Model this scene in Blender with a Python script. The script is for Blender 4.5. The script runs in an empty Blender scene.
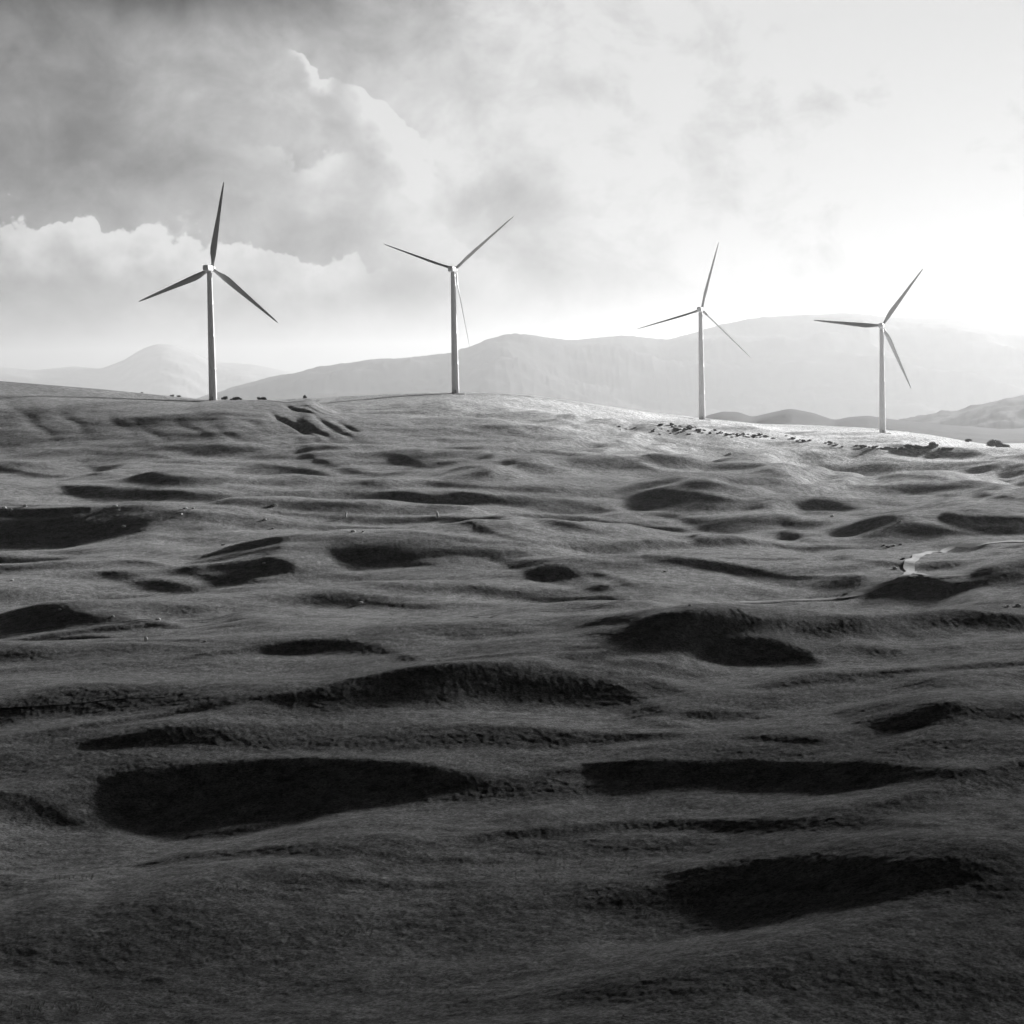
import bpy, math, random
import numpy as np
from mathutils import Vector, Matrix

random.seed(7)
rng = np.random.default_rng(11)
PI = math.pi
C = bpy.context.scene.collection
SC = bpy.context.scene

# ------------------------------------------------------------------ camera
H = 65.0                      # camera height over the plain
F = 2300.0                    # focal length in pixels of a 1024 px frame
ROLL = math.radians(1.15)
PITCH = math.atan((512 - 360) / F)
SUN_AZ = math.radians(38)     # to the right of the view direction (+Y)
SUN_EL = math.radians(12.5)

cam_d = bpy.data.cameras.new("camera")
cam = bpy.data.objects.new("camera", cam_d)
C.objects.link(cam)
cam_d.sensor_width = 36.0
cam_d.lens = 36.0 * F / 1024.0
cam_d.clip_start = 1.0
cam_d.clip_end = 120000.0
CM = Matrix.Rotation(PI / 2 - PITCH, 4, 'X') @ Matrix.Rotation(-ROLL, 4, 'Z')
cam.matrix_world = Matrix.Translation((0, 0, H)) @ CM
SC.camera = cam
CR = np.array(CM.to_3x3())


def ray(px, py):
    """design-time helper: a picture point -> (azimuth, downward tangent)"""
    d = CR @ np.array([(px - 512) / F, (512 - py) / F, -1.0])
    return math.atan2(d[0], d[1]), -d[2] / math.hypot(d[0], d[1])


# ------------------------------------------------------------------ helpers
def tag(o, label=None, cat=None, group=None, kind=None):
    if label: o['label'] = label
    if cat: o['category'] = cat
    if group: o['group'] = group
    if kind: o['kind'] = kind
    return o


def mesh_obj(name, verts, faces, mat, parent=None, smooth=True):
    me = bpy.data.meshes.new(name)
    me.from_pydata([tuple(v) for v in verts], [], [tuple(f) for f in faces])
    me.materials.append(mat)
    if smooth:
        me.polygons.foreach_set('use_smooth', [True] * len(me.polygons))
    me.update()
    o = bpy.data.objects.new(name, me)
    C.objects.link(o)
    if parent: o.parent = parent
    return o


def grid_obj(name, X, Y, Z, mat, wrap=False):
    nr, nc = X.shape
    co = np.stack([X, Y, Z], -1).reshape(-1, 3).astype(np.float32)
    i = np.arange(nr * nc, dtype=np.int32).reshape(nr, nc)
    if wrap:
        i = np.concatenate([i, i[:, :1]], 1)
    q = np.stack([i[:-1, :-1], i[:-1, 1:], i[1:, 1:], i[1:, :-1]], -1).reshape(-1, 4)[:, ::-1]
    me = bpy.data.meshes.new(name)
    me.vertices.add(len(co)); me.vertices.foreach_set('co', co.ravel())
    me.loops.add(q.size); me.loops.foreach_set('vertex_index', q.ravel())
    me.polygons.add(len(q))
    me.polygons.foreach_set('loop_start', np.arange(0, q.size, 4, dtype=np.int32))
    try:
        me.polygons.foreach_set('loop_total', np.full(len(q), 4, dtype=np.int32))
    except Exception:
        pass
    me.polygons.foreach_set('use_smooth', np.ones(len(q), dtype=bool))
    me.materials.append(mat)
    me.update(calc_edges=True)
    o = bpy.data.objects.new(name, me)
    C.objects.link(o)
    return o


def _hash(ix, iy, seed):
    h = (ix.astype(np.uint32) * np.uint32(374761393) + iy.astype(np.uint32) * np.uint32(668265263)
         + np.uint32(seed * 1274126177 & 0xffffffff))
    h = (h ^ (h >> np.uint32(13))) * np.uint32(1274126177)
    h ^= h >> np.uint32(16)
    return h.astype(np.float32) * np.float32(2 * PI / 4294967296.0)


def gnoise(x, y, seed=0):
    x = x.astype(np.float64); y = y.astype(np.float64)
    fx = np.floor(x); fy = np.floor(y)
    ix = fx.astype(np.int64) & 0xffffffff; iy = fy.astype(np.int64) & 0xffffffff
    x = (x - fx).astype(np.float32); y = (y - fy).astype(np.float32)
    u = x * x * x * (x * (x * 6 - 15) + 10); v = y * y * y * (y * (y * 6 - 15) + 10)

    def g(dx, dy):
        a = _hash((ix + dx) & 0xffffffff, (iy + dy) & 0xffffffff, seed)
        return np.cos(a) * (x - dx) + np.sin(a) * (y - dy)
    n0 = g(0, 0) * (1 - u) + g(1, 0) * u
    n1 = g(0, 1) * (1 - u) + g(1, 1) * u
    return (n0 * (1 - v) + n1 * v) * 1.5


def sstep(t):
    t = np.clip(t, 0, 1)
    return t * t * (3 - 2 * t)


def smooth1(a, n):
    if n < 2 or len(a) < 3: return a
    n = min(n, len(a) // 2 * 2 - 1)
    if n < 3: return a
    w = np.hanning(n + 2)[1:-1]; w /= w.sum()
    p = np.concatenate([2 * a[0] - a[n // 2:0:-1], a, 2 * a[-1] - a[-2:-n // 2 - 1:-1]])
    return np.convolve(p, w, 'valid')[:len(a)]


# ------------------------------------------------------------------ materials
def mat_new(name):
    m = bpy.data.materials.new(name); m.use_nodes = True
    nt = m.node_tree
    b = nt.nodes['Principled BSDF']
    return m, nt, b


def N(nt, t, **kw):
    n = nt.nodes.new(t)
    for k, v in kw.items():
        if k.startswith('i_'):
            n.inputs[k[2:].replace('_', ' ')].default_value = v
        else:
            setattr(n, k, v)
    return n


def noise_node(nt, vec, scale, detail=4, rough=.55, dist=0.0):
    n = N(nt, 'ShaderNodeTexNoise')
    n.inputs['Scale'].default_value = scale
    n.inputs['Detail'].default_value = detail
    n.inputs['Roughness'].default_value = rough
    n.inputs['Distortion'].default_value = dist
    nt.links.new(vec, n.inputs['Vector'])
    return n.outputs['Fac']


def remap(nt, val, a, b, c, d, clamp=True, smooth=False):
    n = N(nt, 'ShaderNodeMapRange')
    n.clamp = clamp
    if smooth: n.interpolation_type = 'SMOOTHSTEP'
    nt.links.new(val, n.inputs['Value'])
    for i, v in enumerate((a, b, c, d)):
        if isinstance(v, (int, float)): n.inputs[i + 1].default_value = v
        else: nt.links.new(v, n.inputs[i + 1])
    return n.outputs[0]


def mth(nt, op, a, b=None, c=None, clamp=False):
    n = N(nt, 'ShaderNodeMath', operation=op); n.use_clamp = clamp
    for i, v in enumerate((a, b, c)):
        if v is None: continue
        if isinstance(v, (int, float)): n.inputs[i].default_value = v
        else: nt.links.new(v, n.inputs[i])
    return n.outputs[0]


def grass_material():
    m, nt, b = mat_new('grass')
    L = nt.links
    geo = N(nt, 'ShaderNodeNewGeometry')
    P = geo.outputs['Position']
    mp = N(nt, 'ShaderNodeMapping'); mp.inputs['Scale'].default_value = (1, 1, 0.3)
    L.new(P, mp.inputs['Vector']); P = mp.outputs[0]
    n1 = noise_node(nt, P, 0.012, 5, .6)
    n2 = noise_node(nt, P, 0.30, 9, .82)
    n3 = noise_node(nt, P, 2.2, 4, .75)
    v = mth(nt, 'MULTIPLY', remap(nt, n1, .3, .7, .80, 1.2), remap(nt, n2, .36, .64, .30, 1.8))
    v = mth(nt, 'MULTIPLY', v, remap(nt, n3, .34, .66, .25, 2.0))
    v = mth(nt, 'MULTIPLY', v, GRASS)
    # far right flank: dry pasture, with haze brightness also painted into its colour
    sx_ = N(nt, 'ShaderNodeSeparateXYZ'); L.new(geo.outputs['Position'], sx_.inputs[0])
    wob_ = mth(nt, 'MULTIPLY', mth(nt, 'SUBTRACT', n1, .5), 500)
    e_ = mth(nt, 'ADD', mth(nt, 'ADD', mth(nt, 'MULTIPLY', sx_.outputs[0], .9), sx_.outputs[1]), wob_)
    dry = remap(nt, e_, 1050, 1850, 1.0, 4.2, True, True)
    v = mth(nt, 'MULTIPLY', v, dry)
    cc = N(nt, 'ShaderNodeCombineColor')
    for i in range(3): L.new(v, cc.inputs[i])
    L.new(cc.outputs[0], b.inputs['Base Color'])
    b.inputs['Roughness'].default_value = 1.0
    b.inputs['Specular IOR Level'].default_value = 0.0
    b.inputs['Sheen Weight'].default_value = SHEEN
    b.inputs['Sheen Roughness'].default_value = 0.35
    bp = N(nt, 'ShaderNodeBump'); bp.inputs['Strength'].default_value = 0.5
    bp.inputs['Distance'].default_value = 0.09
    hh = mth(nt, 'ADD', noise_node(nt, P, 1.1, 5, .8), noise_node(nt, P, 5.0, 3, .8))
    L.new(hh, bp.inputs['Height']); L.new(bp.outputs[0], b.inputs['Normal'])
    return m


def plain_material(name, val, rough=.8, var=.25, scale=.5, spec=.3, bump=0.0):
    m, nt, b = mat_new(name)
    tc = N(nt, 'ShaderNodeTexCoord')
    n = noise_node(nt, tc.outputs['Object'], scale, 6, .65)
    v = remap(nt, n, .25, .75, val * (1 - var), val * (1 + var))
    cc = N(nt, 'ShaderNodeCombineColor')
    for i in range(3): nt.links.new(v, cc.inputs[i])
    nt.links.new(cc.outputs[0], b.inputs['Base Color'])
    b.inputs['Roughness'].default_value = rough
    b.inputs['Specular IOR Level'].default_value = spec
    if bump:
        bp = N(nt, 'ShaderNodeBump'); bp.inputs['Strength'].default_value = .7
        bp.inputs['Distance'].default_value = bump
        nt.links.new(n, bp.inputs['Height']); nt.links.new(bp.outputs[0], b.inputs['Normal'])
    return m


TUS = 0.034
GRASS = 0.165
SHEEN = 0.07
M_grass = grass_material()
M_mount = plain_material('mountain_slope', .05, 1, .35, .004, .05)
M_peak = plain_material('haze_paled_slope', .42, 1, .3, .004, .05)  # distant peak lightened: fading by haze is put into its colour
M_white = plain_material('turbine_paint', .8, .45, .05, .2, .4)
M_blade = plain_material('shaded_blade_paint', .5, .5, .05, .2, .4)  # white blades darkened: their shade is put into the colour
M_conc = plain_material('concrete', .42, .9, .2, 1.0)
M_door = plain_material('door_paint', .35, .6, .1, 1.0)
M_stone = plain_material('pale_stone', .75, .9, .2, 2.0, .2, .1)
M_greystone = plain_material('grey_stone', .3, .9, .3, 2.0, .2, .1)
M_post = plain_material('whitewashed_stone', .8, .9, .1, 2.0)
M_dirt = plain_material('gravel', .48, 1, .3, .8, .1, .1)
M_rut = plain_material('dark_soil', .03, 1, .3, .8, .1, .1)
M_leaf = plain_material('shrub_leaves', .17, .9, .4, 2.0, .1)
M_bark = plain_material('bark', .08, 1, .3, 3.0, .1)

# ------------------------------------------------------------------ terrain grid (polar, one sheet all round the camera)
a_in = np.radians(np.arange(-14.0, 14.0001, 0.0225))
a_out = []
a, st = 14.0, 0.0225
while a < 180:
    st = min(st * 1.06, 1.5); a += st
    if a < 179.2: a_out.append(a)
a_out = np.radians(np.array(a_out))
AZ = np.concatenate([-a_out[::-1], a_in, a_out])
rr = [6.0]
while rr[-1] < 60000:
    r = rr[-1]
    if r < 150: s = .02
    elif r < 225: s = .004
    elif r < 1850: s = .00125
    else: s = min(.03, .00125 * (1 + (r - 1850) / 60))
    rr.append(r * (1 + s))
R = np.array(rr)
nr, nc = len(R), len(AZ)
AA, RR = np.meshgrid(AZ, R)
X = RR * np.sin(AA); Y = RR * np.cos(AA)


def tab(pts):
    """picture polyline -> arrays az,k"""
    q = np.array([ray(p[0], p[1]) for p in pts])
    o = np.argsort(q[:, 0])
    return q[o, 0], q[o, 1], o


# crest of the main hill: picture row of the skyline and its distance
crest = [(-400, 372), (-200, 376), (-60, 378), (0, 381), (50, 385), (100, 389), (150, 394), (200, 399), (250, 400.5), (300, 399),
         (350, 396), (400, 393.5), (455, 392.5), (490, 393), (530, 395), (565, 400), (600, 405), (650, 412), (702, 418), (760, 424),
         (820, 426), (882, 429), (930, 435), (975, 443), (1024, 452), (1100, 458), (1300, 470)]
cr = [1350, 1350, 1350, 1360, 1370, 1380, 1390, 1397, 1405, 1420, 1440, 1465, 1492, 1515, 1545, 1575, 1605, 1660, 1724, 1745, 1752,
      1758, 1765, 1775, 1790, 1800, 1800]
ca, ck, o = tab(crest)
cr = np.array(cr, float)[o]
kc = smooth1(np.interp(AZ, ca, ck), 41)
rc = smooth1(np.interp(AZ, ca, cr), 61)
zc = H - kc * rc
# level it out away from the view
wv = sstep((np.degrees(np.abs(AZ)) - 16) / 14)
zc = zc * (1 - wv) + 25 * wv
rc = rc * (1 - wv) + 1600 * wv


def base_height():
    t = (RR - 430) / (rc[None] - 430)
    z = zc[None] * np.clip(t, 0, 1) ** (1.2 + .8 * sstep((.02 - AA) / .2))
    d = np.maximum(RR - rc[None], 0)
    drop = np.where(d < 250, d * d / 2500 * .5 + d * .0, 12.5 + (d - 250) * .1)
    z = z - np.minimum(drop, zc[None] + 75) - .03 * np.maximum(RR - 2600, 0)
    return z


# foreground brow
fore = [(-60, 862), (0, 868), (60, 874), (120, 881), (180, 891), (240, 904), (300, 917), (360, 927), (450, 932), (560, 931),
        (660, 926), (730, 914), (800, 900), (880, 885), (950, 874), (1024, 867), (1100, 862)]
fa, fk, _ = tab(fore)
kF = smooth1(np.interp(AZ, fa, fk), 61)
hF = 1.5
rF = (H - hF) / kF

Zb = base_height()
d = np.maximum(rF[None] - RR, 0)
brow = np.exp(-(np.maximum(RR - rF[None], 0) / 16.0) ** 2) * hF
fall = np.where(d < 50, .15 * d + .0012 * d * d, 10.5 + .27 * (d - 50))
t5 = d / 8.0
fall = fall * sstep(t5)
low = Zb + brow - np.minimum(fall, 40)
camhill = 62.5 - .42 * np.sqrt(RR ** 2 + 20 ** 2) + 5
k5 = 6.0
Zb = np.maximum(low, camhill) + np.log1p(np.exp(-np.abs(low - camhill) / k5)) * k5 * (RR < 260)

# ------------------------------------------------------------------ hummock crests, read off the picture: (x, y, height of the shaded face in rows)
RID = [
 [(-30,437,20),(0,438,20),(30,440,20),(55,447,14),(85,452,0)],
 [(60,441,3),(130,443,4),(170,442,5),(200,441,10),(240,442,8),(256,443,4),(300,440,0)],
 [(75,459,0),(90,456,14),(110,451,20),(130,448,12),(155,450,10),(185,455,6),(200,457,0)],
 [(115,467,0),(135,470,3),(150,472,3),(158,474,0)],
 [(225,465,0),(240,459,10),(260,456,13),(290,457,14),(315,462,7),(340,469,0)],
 [(300,450,0),(325,453,8),(345,459,8),(365,465,4),(380,468,0)],
 [(290,446,0),(310,444,5),(330,443,5),(350,446,0)],
 [(-30,466,5),(0,466,5),(30,470,5),(50,473,3),(70,474,0)],
 [(45,482,0),(60,476,10),(90,472,9),(140,476,8),(200,477,9),(240,480,0)],
 [(50,487,0),(75,488,9),(120,487,10),(160,488,8),(200,489,9),(250,492,0)],
 [(60,504,2),(100,502,3),(160,500,4),(175,501,0)],
 [(165,504,0),(200,503,6),(260,500,8),(320,503,8),(400,504,8),(440,506,6),(480,508,0)],
 [(-30,509,6),(0,510,5),(40,511,5),(80,511,3),(95,511,0)],
 [(-30,518,26),(0,518,26),(40,518,28),(90,514,34),(120,512,32),(150,514,14),(190,516,10),(256,519,8),(300,522,5),(350,525,0)],
 [(400,430,0),(420,431,4),(450,437,6),(490,438,6),(520,438,0)],
 [(470,425,0),(500,427,4),(530,428,0)],
 [(430,447,0),(470,449,4),(520,449,4),(570,452,4),(610,454,0)],
 [(428,474,0),(438,469,11),(455,465,14),(475,464,12),(495,468,0)],
 [(390,452,0),(400,453,6),(420,457,4),(440,462,0)],
 [(495,460,0),(520,461,9),(540,464,10),(560,470,0)],
 [(560,464,0),(590,460,10),(615,461,11),(640,465,8),(658,472,0)],
 [(640,459,0),(665,459,12),(690,458,12),(715,460,8),(735,463,0)],
 [(695,470,0),(715,464,12),(735,462,14),(755,466,12),(775,472,8),(800,478,0)],
 [(600,486,0),(630,482,7),(665,480,8),(700,483,6),(740,488,0)],
 [(620,496,0),(640,491,12),(665,489,15),(690,490,13),(720,493,11),(750,497,8),(775,502,0)],
 [(495,492,0),(512,489,10),(535,487,16),(555,490,14),(585,495,8),(610,500,4),(625,502,0)],
 [(430,491,0),(455,487,7),(480,488,7),(500,491,5),(515,493,0)],
 [(250,494,0),(270,488,8),(300,484,10),(340,483,8),(380,486,6),(430,489,3),(450,490,0)],
 [(330,480,0),(370,477,5),(430,478,4),(500,480,5),(570,480,5),(610,483,0)],
 [(640,507,0),(670,505,4),(700,510,11),(740,512,12),(770,513,8),(800,516,0)],
 [(480,505,0),(512,507,3),(560,509,3),(620,512,4),(680,520,3),(700,523,0)],
 [(240,511,0),(330,514,5),(430,516,6),(512,519,4),(560,523,3),(600,527,0)],
 [(580,537,0),(610,534,4),(650,533,4),(700,536,5),(760,541,5),(800,546,4),(840,550,0)],
 [(440,526,0),(480,528,4),(540,533,4),(600,538,3),(640,541,0)],
 [(200,524,0),(250,526,6),(300,525,5),(380,527,5),(430,528,0)],
 [(370,537,0),(410,534,5),(460,535,5),(500,538,0)],
 [(775,457,0),(800,455,6),(830,454,7),(865,455,6),(890,457,0)],
 [(900,457,0),(930,455,5),(970,454,6),(1024,457,6),(1060,458,6)],
 [(808,466,0),(825,464,10),(850,462,13),(885,459,15),(915,462,10),(940,464,8),(960,462,10),(1000,464,10),(1060,466,10)],
 [(985,480,0),(1010,476,6),(1060,474,6)],
 [(870,490,0),(895,484,12),(920,480,17),(945,479,18),(970,483,14),(1000,490,6),(1024,492,5),(1050,492,0)],
 [(1000,482,0),(1020,480,8),(1060,478,10)],
 [(720,480,0),(740,481,4),(770,480,7),(800,482,6),(840,486,4),(865,488,0)],
 [(800,497,0),(850,494,3),(890,492,3),(940,496,3),(1000,500,2),(1050,500,0)],
 [(792,504,0),(805,502,8),(825,502,8),(845,506,5),(865,508,0)],
 [(765,514,0),(800,515,14),(840,515,20),(870,513,24),(900,514,24),(925,519,20),(945,526,10),(965,532,0)],
 [(930,512,0),(955,516,12),(985,517,16),(1024,519,14),(1060,519,14)],
 [(740,531,0),(780,531,6),(800,536,8),(830,541,0)],
 [(840,536,0),(880,539,4),(920,539,4),(960,537,0)],
 [(-30,551,10),(0,552,8),(50,551,10),(90,549,8),(110,550,0)],
 [(-30,567,6),(0,567,8),(40,564,8),(80,562,6),(120,556,10),(150,560,12),(180,568,6),(215,575,4),(256,574,6),(290,573,0)],
 [(95,572,0),(120,571,10),(150,575,12),(180,580,8),(200,584,0)],
 [(178,567,0),(195,558,8),(220,548,16),(245,544,20),(275,541,16),(290,543,0)],
 [(200,568,0),(225,564,8),(256,558,14),(285,560,8),(300,565,0)],
 [(322,548,0),(335,543,18),(355,541,25),(385,542,22),(420,541,14),(460,542,10),(510,544,14),(550,546,0)],
 [(480,553,0),(510,552,12),(550,556,20),(580,565,20),(600,576,10),(615,580,0)],
 [(585,567,0),(600,568,8),(620,572,8),(635,578,0)],
 [(330,562,0),(350,566,3),(390,562,3),(420,559,3),(450,563,0)],
 [(300,575,0),(330,581,7),(380,584,6),(430,584,6),(480,583,5),(530,588,5),(570,591,6),(610,586,5),(640,590,0)],
 [(305,605,0),(340,602,5),(375,601,6),(420,605,5),(460,608,0)],
 [(-30,604,14),(0,606,16),(40,606,14),(75,609,8),(105,616,0)],
 [(-30,636,5),(0,635,5),(40,630,4),(90,625,4),(140,622,3),(220,621,2),(280,620,0)],
 [(30,640,0),(55,633,8),(85,631,9),(115,634,4),(130,638,0)],
 [(85,646,0),(120,645,2.5),(190,646,2.5),(210,645,0)],
 [(170,664,0),(195,655,3),(230,652,3),(260,650,0)],
 [(240,652,0),(270,648,8),(310,643,14),(345,641,15),(380,643,12),(410,650,6),(430,655,0)],
 [(360,662,0),(400,659,3),(450,655,3),(520,650,3),(560,646,0)],
 [(555,656,0),(580,650,7),(620,640,12),(650,633,12),(690,628,10),(730,625,9),(770,624,8),(805,630,0)],
 [(510,650,0),(545,644,3),(590,640,3),(612,639,0)],
 [(590,555,0),(630,553,4),(680,555,6),(720,560,8),(760,566,12),(790,572,14),(830,574,18),(855,575,16),(868,578,0)],
 [(790,548,0),(805,545,8),(830,544,9),(850,546,5),(865,550,0)],
 [(820,559,0),(840,555,6),(860,557,3),(875,559,0)],
 [(700,552,0),(740,553,4),(780,555,3),(815,558,0)],
 [(855,560,0),(880,558,7),(905,561,4),(915,562,0)],
 [(912,566,0),(925,560,11),(945,556,15),(965,558,14),(980,566,5),(990,570,0)],
 [(855,594,0),(880,584,8),(900,579,13),(930,580,13),(960,582,8),(990,577,8),(1024,574,10),(1060,574,10)],
 [(785,634,0),(820,629,12),(860,623,16),(900,616,22),(930,611,28),(955,607,28),(980,610,22),(1010,614,14),(1060,616,14)],
 [(690,650,0),(720,642,14),(755,638,20),(785,640,18),(805,647,10),(830,656,0)],
 [(560,660,0),(590,655,5),(640,650,10),(665,655,14),(690,663,14),(712,675,6),(725,682,0)],
 [(740,684,0),(770,678,8),(810,673,9),(860,665,6),(900,660,5),(960,655,4),(1060,651,4)],
 [(820,705,0),(850,696,30),(885,690,38),(920,692,34),(950,700,14),(975,706,0)],
 [(670,712,0),(700,706,12),(730,705,13),(760,707,8),(785,714,0)],
 [(600,700,0),(640,712,12),(665,718,12),(690,725,0)],
 [(262,707,0),(290,699,18),(320,690,32),(360,679,40),(400,671,44),(450,667,42),(500,666,40),(550,667,42),(590,673,36),(625,687,26),(655,702,12),(680,715,0)],
 [(560,664,0),(600,664,12),(630,668,18),(660,678,14),(690,690,6),(705,694,0)],
 [(30,737,0),(70,732,4),(120,723,7),(180,712,8),(230,705,6),(280,699,3),(300,696,0)],
 [(60,756,0),(100,748,10),(150,740,22),(210,735,28),(270,736,30),(330,732,32),(390,729,30),(450,728,28),(510,730,26),(560,733,20),(620,735,12),(680,736,6),(720,738,0)],
 [(725,738,0),(760,735,5),(800,735,5),(830,737,0)],
 [(95,790,0),(118,784,34),(150,783,56),(200,777,60),(260,773,56),(320,771,48),(380,770,34),(430,772,20),(480,778,8),(520,782,0)],
 [(-30,796,20),(0,798,24),(30,803,26),(55,811,24),(75,822,12),(95,836,0)],
 [(150,848,0),(190,843,4),(240,835,6),(290,822,5),(340,808,5),(380,801,5),(440,794,4),(500,785,4),(550,772,4),(580,766,0)],
 [(570,768,0),(610,763,14),(650,758,22),(700,754,28),(760,750,28),(820,748,26),(880,747,22),(940,749,18),(980,752,8),(1000,754,0)],
 [(950,762,0),(985,752,8),(1024,743,12),(1060,738,12)],
 [(850,798,0),(890,788,8),(930,778,12),(970,769,10),(1024,757,8),(1060,752,8)],
 [(560,818,0),(610,813,8),(680,809,12),(750,809,16),(820,807,18),(870,803,20),(910,812,10),(950,820,0)],
 [(440,835,0),(480,826,8),(540,820,10),(600,817,8),(640,815,0)],
 [(250,848,0),(290,842,12),(340,840,14),(400,846,10),(450,850,8),(500,853,4),(560,856,0)],
 [(125,878,0),(150,868,8),(185,857,12),(220,851,14),(260,849,10),(310,852,6),(380,857,4),(480,860,3),(560,861,0)],
 [(255,893,0),(300,886,6),(350,883,8),(400,884,8),(450,887,5),(480,890,0)],
 [(640,868,0),(690,863,30),(740,858,50),(790,852,46),(840,851,40),(890,854,28),(950,858,16),(1000,864,5),(1030,866,0)],
 [(560,1012,0),(640,1000,5),(720,988,6),(800,984,4),(830,983,0)],
]
# depth of shade of each face (and whether it ends sharply): 't' fades downwards, 'b' fades upwards, 'f' sharp both ways
STR = {(-30,518):(.30,'t'),(-30,437):(.55,'t'),(75,459):(.8,'f'),(225,465):(.8,'t'),(165,504):(.7,'f'),(428,474):(.6,'t'),(620,496):(.85,'f'),
 (495,492):(.7,'b'),(560,464):(.5,'t'),(640,459):(.5,'t'),(695,470):(.5,'t'),(808,466):(.6,'f'),(870,490):(.65,'t'),(765,514):(.9,'b'),
 (930,512):(.85,'f'),(792,504):(.9,'f'),(178,567):(.95,'f'),(200,568):(1,'f'),(322,548):(1,'b'),(480,553):(.75,'b'),(240,652):(.55,'t'),
 (555,656):(.65,'t'),(590,555):(.7,'t'),(912,566):(.85,'b'),(855,594):(.6,'t'),(785,634):(.85,'t'),(690,650):(.7,'t'),(560,660):(.6,'t'),
 (740,684):(.5,'t'),(820,705):(.9,'b'),(670,712):(.55,'t'),(600,700):(.4,'b'),(262,707):(.8,'t'),(560,664):(.7,'t'),(30,737):(.95,'f'),
 (60,756):(.75,'t'),(95,790):(.95,'f'),(-30,796):(.8,'t'),(150,848):(.5,'t'),(570,768):(.7,'t'),(950,762):(.6,'t'),(850,798):(.45,'t'),
 (560,818):(.75,'t'),(440,835):(.45,'t'),(250,848):(.6,'b'),(125,878):(.55,'t'),(255,893):(.5,'t'),(640,868):(.95,'f'),(-30,604):(.6,'b'),
 (-30,567):(.4,'t'),(95,572):(.6,'b'),(560,1012):(.5,'t'),(120,1):(0,'t'),(45,482):(.6,'t'),(50,487):(.75,'f'),(250,494):(.6,'t'),
 (600,486):(.45,'t'),(640,507):(.7,'b'),(-30,509):(.9,'f'),(60,504):(.8,'f')}
BROAD = [(60,428,220,26,.55),(110,590,150,12,.25),(230,425,90,12,.2),(760,700,200,40,.12),(150,800,90,30,.25),(600,840,200,14,.2),(300,870,200,14,.15),(520,560,200,30,.12),(900,605,150,9,-.5),(60,672,110,16,-.5),(330,668,120,8,-.3),(760,432,140,12,-.3),
         (600,622,260,9,-.25),(620,745,300,40,.05),(80,780,90,40,.15),(450,975,700,40,.15),(900,1000,300,40,.3),(560,885,60,14,-.2),(880,680,160,24,.1),(300,410,80,10,-.2)]
SD = .46                                     # steepest mean slope of a shaded face
PX0, PX1 = 430.0, 1075.0
kv = np.arange(ray(512, 385)[1] - .02, ray(512, 1065)[1], .8 / F)      # downward tangents, far to near
wcol = np.where(np.abs(np.degrees(AZ)) < 15.5)[0]
cA = AZ[wcol]
nk = len(kv)
Dm = np.zeros((nk, len(wcol)), np.float32)
KV = kv[:, None]
for pts in RID:
    st_, kind = STR.get((pts[0][0], pts[0][1]), (.6, 't'))
    st_ = .38 + .62 * st_
    if pts[0][1] > 640: st_ = min(st_ + .15, 1)
    p = list(pts)
    if p[0][2] > 0: p.insert(0, (p[0][0] - 90, p[0][1], 0))
    if p[-1][2] > 0: p.append((p[-1][0] + 90, p[-1][1], 0))
    az, k, o = tab(p)
    dd = np.array([q[2] for q in p], float)[o]
    i0, i1 = np.searchsorted(cA, [az[0], az[-1]])
    if i1 - i0 < 6: continue
    ac = cA[i0:i1]
    n = max(5, min(35, (i1 - i0) // 4 * 2 + 1))
    kk = smooth1(np.interp(ac, az, k), n)
    dv = np.clip(smooth1(np.interp(ac, az, dd), n), 0, None)
    dm = dd.max()
    # wandering lower limit so that no two faces end alike
    wob = 1 + .12 * gnoise(ac * 60 + len(pts), ac * 0 + kk[0] * 90, 77)
    hgt = np.maximum(dv * wob, .4) / F
    t = (KV - kk[None]) / hgt[None]
    lat = sstep(dv / (.35 * dm + .01))[None]
    up_ = sstep((KV - kk[None]) * F / 1.6 + .3)
    if kind == 't': pr = up_ * (1 - sstep((t - .45) / .75))
    elif kind == 'f': pr = up_ * (1 - sstep((t - .85) / .22))
    else: pr = sstep(t / .45) * (1 - sstep((t - .9) / .15))
    d_ = np.clip(pr * lat, 0, 1) * st_
    Dm[:, i0:i1] = 1.2 - (1.2 - Dm[:, i0:i1]) * (1.2 - d_) / 1.2
Bd = np.zeros_like(Dm)
for bx, by, wx, wy, val in BROAD:
    a0, k0 = ray(bx, by)
    Bd += val * np.exp(-((cA[None] - a0) * F / wx) ** 2 - ((KV - k0) * F / wy) ** 2)
Bb = np.clip(Bd, 0, 1)
# soft relief everywhere, tied to the land (range and bearing), not to the picture
lr0 = np.log(H / np.maximum(KV, .02)); gx_ = cA[None] * np.exp(lr0)
gy_ = np.exp(lr0) + 0 * cA[None]
Bn = .34 * gnoise(gx_ / 110, gy_ / 45, 61) + .22 * gnoise(gx_ / 60, gy_ / 22, 62) + .16 * gnoise(gx_ / 15 + gy_ / 60, gy_ / 11, 63)


def gs(a, sig, axis):
    n = int(sig * 3); w = np.exp(-.5 * (np.arange(-n, n + 1) / sig) ** 2); w /= w.sum()
    pad = [(0, 0), (0, 0)]; pad[axis] = (n, n)
    b_ = np.pad(a, pad, mode='edge')
    m_ = b_.shape[axis]
    fw = np.fft.rfft(w, m_)
    sh = [1, 1]; sh[axis] = len(fw)
    c_ = np.fft.irfft(np.fft.rfft(b_, axis=axis) * fw.reshape(sh), m_, axis=axis)
    sl_ = [slice(None), slice(None)]; sl_[axis] = slice(2 * n, 2 * n + a.shape[axis])
    return c_[tuple(sl_)]


Bn = Bn * 1.7
Bd = Bd + Bn
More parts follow.
